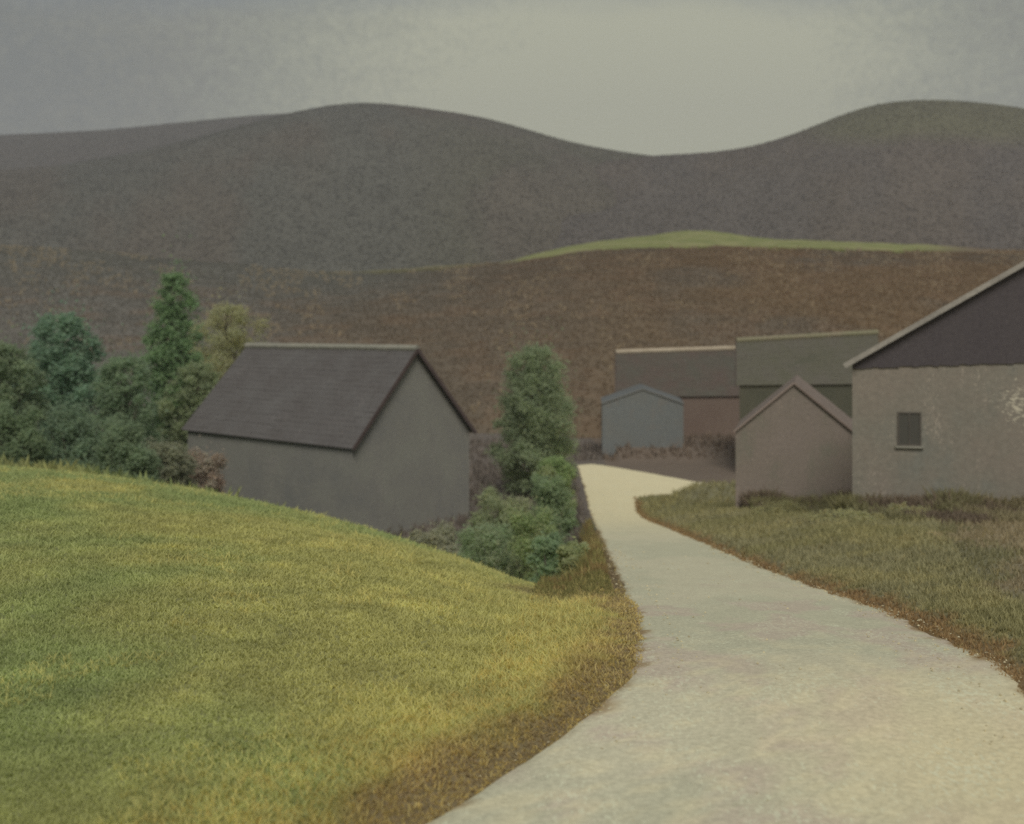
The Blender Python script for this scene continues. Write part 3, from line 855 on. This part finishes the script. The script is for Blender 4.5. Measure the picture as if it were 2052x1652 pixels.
    def W(s, z, d): return base + gd * s + outn * d + up * z
    fr = MB()
    for s0, s1, za, zb in ((-ww / 2, ww / 2, z1 - .06, z1), (-ww / 2, ww / 2, z0, z0 + .06), (-ww / 2, -ww / 2 + .06, z0 + .06, z1 - .06), (ww / 2 - .06, ww / 2, z0 + .06, z1 - .06),
                           (-.02, .02, z0 + .06, z1 - .06)):
        fr.slab(W(s0, za, .04), W(s1, za, .04), W(s1, zb, .04), W(s0, zb, .04), .07)
    wf = fr.build('window', material('window_wood', alb((76, 72, 64), KV), alb((86, 80, 72), KV), scale=2), t)
    pn = MB(); pn.slab(W(-ww / 2 + .05, z0 + .05, .012), W(ww / 2 - .05, z0 + .05, .012), W(ww / 2 - .05, z1 - .05, .012), W(-ww / 2 + .05, z1 - .05, .012), .03)
    gm, nt, b = new_mat('old_glass'); b.inputs['Base Color'].default_value = (.11, .105, .085, 1); b.inputs['Roughness'].default_value = .45
    nn = N(nt, 'ShaderNodeTexNoise'); nn.inputs['Scale'].default_value = 3; bp = N(nt, 'ShaderNodeBump'); bp.inputs['Strength'].default_value = .15
    nt.links.new(nn.outputs['Fac'], bp.inputs['Height']); nt.links.new(bp.outputs[0], b.inputs['Normal'])
    pn.build('pane', gm, wf)
    sl = MB(); sl.slab(W(-ww / 2 - .08, z0, .10), W(ww / 2 + .08, z0, .10), W(ww / 2 + .08, z0, -.02), W(-ww / 2 - .08, z0, -.02), .07)
    sl.build('sill', stone, wf)
    # the little mauve house
    Y = 60
    L_, R_, T = P(1474, 862, Y), P(1708, 850, Y), P(1591, 767, Y)
    m = dict(wall=wall_mat('pink_render', (118, 108, 98), (104, 102, 88), (114, 105, 94), fl=(168, 152, 136), fs=(14, 14, 5), famt=.5, fat=.65),
             roof=roof_mat('brown_tile', (112, 101, 91), (118, 106, 96)), ridge=stone,
             barge=material('pale_verge', alb((122, 108, 98), KV), alb((130, 116, 104), KV), scale=1))
    gabled('gabled_cottage', 'small pale mauve gabled cottage squeezed left of the farmhouse wall', T, T + Vector((.27, .963, 0)) * 5.0, ((L_.x - R_.x) / 2, 0), L_.z, -13.6, m,
           over=.10, courses=10, barge=.08, seed=12, ridge=False, cat='cottage')
    # the dark green house behind it
    Y = 98
    T0, T1 = P(1482, 684, Y), P(1752, 668, Y + 1.5)
    m = dict(wall=wall_mat('dark_render', (70, 70, 58), (76, 74, 62), fl=(100, 96, 84), famt=.25), roof=roof_mat('green_grey_tile', (84, 82, 68), (88, 84, 74), fl=(110, 108, 90)),
             ridge=material('mossy_ridge', alb((128, 126, 98)), alb((138, 128, 106)), scale=.5), barge=darkwood)
    gabled('dark_house', 'dark green grey house with long pale ridge behind the mauve cottage', T0, T1, (-.68, -3.4), -8.6, -16, m, over=.3, courses=14, barge=.16, seed=21, ridge=.24)
    # the brown house at the back and the pale blue one before it
    Y = 115
    T0, T1 = P(1240, 707, Y), P(1478, 699, Y + 1)
    m = dict(wall=wall_mat('brown_render', (104, 91, 80), (98, 84, 74), fl=(130, 118, 106), famt=.3), roof=roof_mat('old_brown_tile', (84, 74, 66), (80, 78, 68)),
             ridge=material('pale_lime_ridge', alb((186, 172, 148)), alb((166, 152, 128)), scale=.4), barge=darkwood)
    gabled('brown_house', 'low brown house with pale ridge line farthest down the road', T0, T1, (-.36, -3.6), -11.3, -15.6, m, over=.3, courses=13, barge=.15, seed=31, ridge=.26)
    Y = 104
    T = P(1288, 779, Y)
    m = dict(wall=wall_mat('blue_grey_render', (99, 100, 95), (104, 100, 92), (98, 101, 98), fl=(140, 140, 134), famt=.3), roof=roof_mat('soft_brown_tile', (96, 98, 95), (92, 93, 90)), ridge=stone,
             barge=material('blue_board', alb((104, 105, 100), KV), alb((112, 110, 104), KV), scale=1))
    gabled('blue_cottage', 'pale blue grey cottage gable in front of the brown house', T, T + Vector((.3, 4.6, 0)), (-3.7, .1), P(0, 808, Y).z, -15.8, m, over=.06, courses=9, barge=.10, seed=41, ridge=False, cat='cottage')


# ------------------------------------------------------------------ air, light, camera
SUN_EL, SUN_AZ = 50.0, 176.0      # azimuth clockwise from +Y (the view direction): behind the painter's right shoulder


def build_light():
    w = bpy.data.worlds.new('World'); S.world = w; w.use_nodes = True; nt = w.node_tree; nt.nodes.clear(); L = nt.links.new
    out = N(nt, 'ShaderNodeOutputWorld')
    sky = N(nt, 'ShaderNodeTexSky', sky_type='NISHITA'); sky.sun_disc = False; sky.sun_elevation = math.radians(SUN_EL); sky.sun_rotation = math.radians(SUN_AZ)
    sky.dust_density = 4
    b1 = N(nt, 'ShaderNodeBackground'); b1.inputs['Strength'].default_value = .06; L(sky.outputs[0], b1.inputs[0])
    tc = N(nt, 'ShaderNodeTexCoord')
    # stratus: soft bands stretched along the horizon, thinner and brighter over the saddle
    mp = N(nt, 'ShaderNodeMapping'); mp.inputs['Scale'].default_value = (2.2, 2.2, 7.0); mp.inputs['Location'].default_value = (.3, .1, .4)
    L(tc.outputs['Generated'], mp.inputs['Vector'])
    n1 = N(nt, 'ShaderNodeTexNoise'); n1.inputs['Scale'].default_value = 1.3; n1.inputs['Detail'].default_value = 7; n1.inputs['Roughness'].default_value = .62
    L(mp.outputs[0], n1.inputs['Vector'])
    n2 = N(nt, 'ShaderNodeTexNoise'); n2.inputs['Scale'].default_value = 130; n2.inputs['Detail'].default_value = 5; n2.inputs['Roughness'].default_value = .75
    L(tc.outputs['Generated'], n2.inputs['Vector'])
    d = N(nt, 'ShaderNodeVectorMath', operation='DISTANCE'); d.inputs[1].default_value = Vector((.09, 1, .12)).normalized()
    L(tc.outputs['Generated'], d.inputs[0])
    g = N(nt, 'ShaderNodeMapRange', interpolation_type='SMOOTHSTEP'); g.inputs['From Min'].default_value = .52; g.inputs['From Max'].default_value = 0.02
    g.inputs['To Min'].default_value = -.04; g.inputs['To Max'].default_value = .60
    L(d.outputs['Value'], g.inputs['Value'])
    s1 = N(nt, 'ShaderNodeMath', operation='MULTIPLY_ADD'); s1.inputs[1].default_value = .42; L(n1.outputs['Fac'], s1.inputs[0]); L(g.outputs[0], s1.inputs[2])
    s2 = N(nt, 'ShaderNodeMath', operation='MULTIPLY_ADD'); s2.inputs[1].default_value = .42; L(n2.outputs['Fac'], s2.inputs[0]); L(s1.outputs[0], s2.inputs[2])
    r = N(nt, 'ShaderNodeValToRGB'); cr = r.color_ramp
    cr.elements[0].position = .36; cr.elements[0].color = rgba(lin((122, 126, 123)))
    cr.elements[1].position = .87; cr.elements[1].color = rgba(lin((186, 187, 164)))
    for p_, c_ in ((.50, (136, 138, 130)), (.64, (154, 157, 143)), (.755, (171, 173, 154))):
        e = cr.elements.new(p_); e.color = rgba(lin(c_))
    L(s2.outputs[0], r.inputs['Fac'])
    sx = N(nt, 'ShaderNodeSeparateXYZ'); L(tc.outputs['Generated'], sx.inputs[0])
    ed = N(nt, 'ShaderNodeMath', operation='MULTIPLY_ADD'); ed.inputs[1].default_value = .09; L(n1.outputs['Fac'], ed.inputs[0]); L(sx.outputs['Z'], ed.inputs[2])
    zm = N(nt, 'ShaderNodeMapRange', interpolation_type='SMOOTHSTEP'); zm.inputs['From Min'].default_value = .255; zm.inputs['From Max'].default_value = .30
    zm.inputs['To Max'].default_value = .7; L(ed.outputs[0], zm.inputs['Value'])
    cm = N(nt, 'ShaderNodeMix', data_type='RGBA'); L(zm.outputs[0], cm.inputs['Factor']); L(r.outputs[0], cm.inputs['A']); cm.inputs['B'].default_value = rgba(lin((128, 137, 146)))
    b2 = N(nt, 'ShaderNodeBackground'); b2.inputs['Strength'].default_value = 1.0; L(cm.outputs['Result'], b2.inputs[0])
    mx = N(nt, 'ShaderNodeMixShader'); mx.inputs[0].default_value = .95
    L(b1.outputs[0], mx.inputs[1]); L(b2.outputs[0], mx.inputs[2]); L(mx.outputs[0], out.inputs[0])
    la = bpy.data.lights.new('sun', 'SUN'); la.energy = 1.75; la.angle = math.radians(25); la.color = (1, .965, .94)
    o = bpy.data.objects.new('sun', la); COL.objects.link(o)
    el, az = math.radians(SUN_EL), math.radians(SUN_AZ)
    to = Vector((math.sin(az) * math.cos(el), math.cos(az) * math.cos(el), math.sin(el)))
    o.rotation_euler = to.to_track_quat('Z', 'Y').to_euler(); o.location = (20, -20, 60)


def build_haze():
    mb = MB(); x, y0, y1, z0, z1 = 2000, -60, 2150, -45, 330
    v = [(-x, y0, z0), (x, y0, z0), (x, y1, z0), (-x, y1, z0), (-x, y0, z1), (x, y0, z1), (x, y1, z1), (-x, y1, z1)]
    mb.add(v, [(3, 2, 1, 0), (4, 5, 6, 7), (0, 1, 5, 4), (1, 2, 6, 5), (2, 3, 7, 6), (3, 0, 4, 7)])
    m = bpy.data.materials.new('valley_air'); m.use_nodes = True; nt = m.node_tree; nt.nodes.clear()
    out = N(nt, 'ShaderNodeOutputMaterial'); pv = N(nt, 'ShaderNodeVolumePrincipled')
    pv.inputs['Color'].default_value = (.86, .85, .86, 1); pv.inputs['Density'].default_value = .00030
    nt.links.new(pv.outputs[0], out.inputs['Volume'])
    stuff(mb.build('haze', m), 'thin grey haze filling the valley', 'haze')


def build_camera():
    c = bpy.data.cameras.new('camera'); c.lens = 40; c.sensor_width = 36; c.sensor_fit = 'HORIZONTAL'
    c.shift_y = (HOR - 826.0) / 2052.0; c.clip_end = 6000
    o = bpy.data.objects.new('camera', c); COL.objects.link(o); o.rotation_euler = (math.radians(90), 0, 0); S.camera = o
    c.dof.use_dof = True; c.dof.focus_distance = 12.0; c.dof.aperture_fstop = 0.95


build_camera()
build_light()
build_ground()
build_road()
build_hills()
build_houses()
build_plants()
build_grass()
build_stones()
build_haze()
S.view_settings.view_transform = 'Standard'; S.view_settings.look = 'None'; S.view_settings.exposure = 0; S.view_settings.gamma = 1
S.cycles.use_denoising = False
S.cycles.volume_bounces = 1
S.cycles.max_bounces = 6
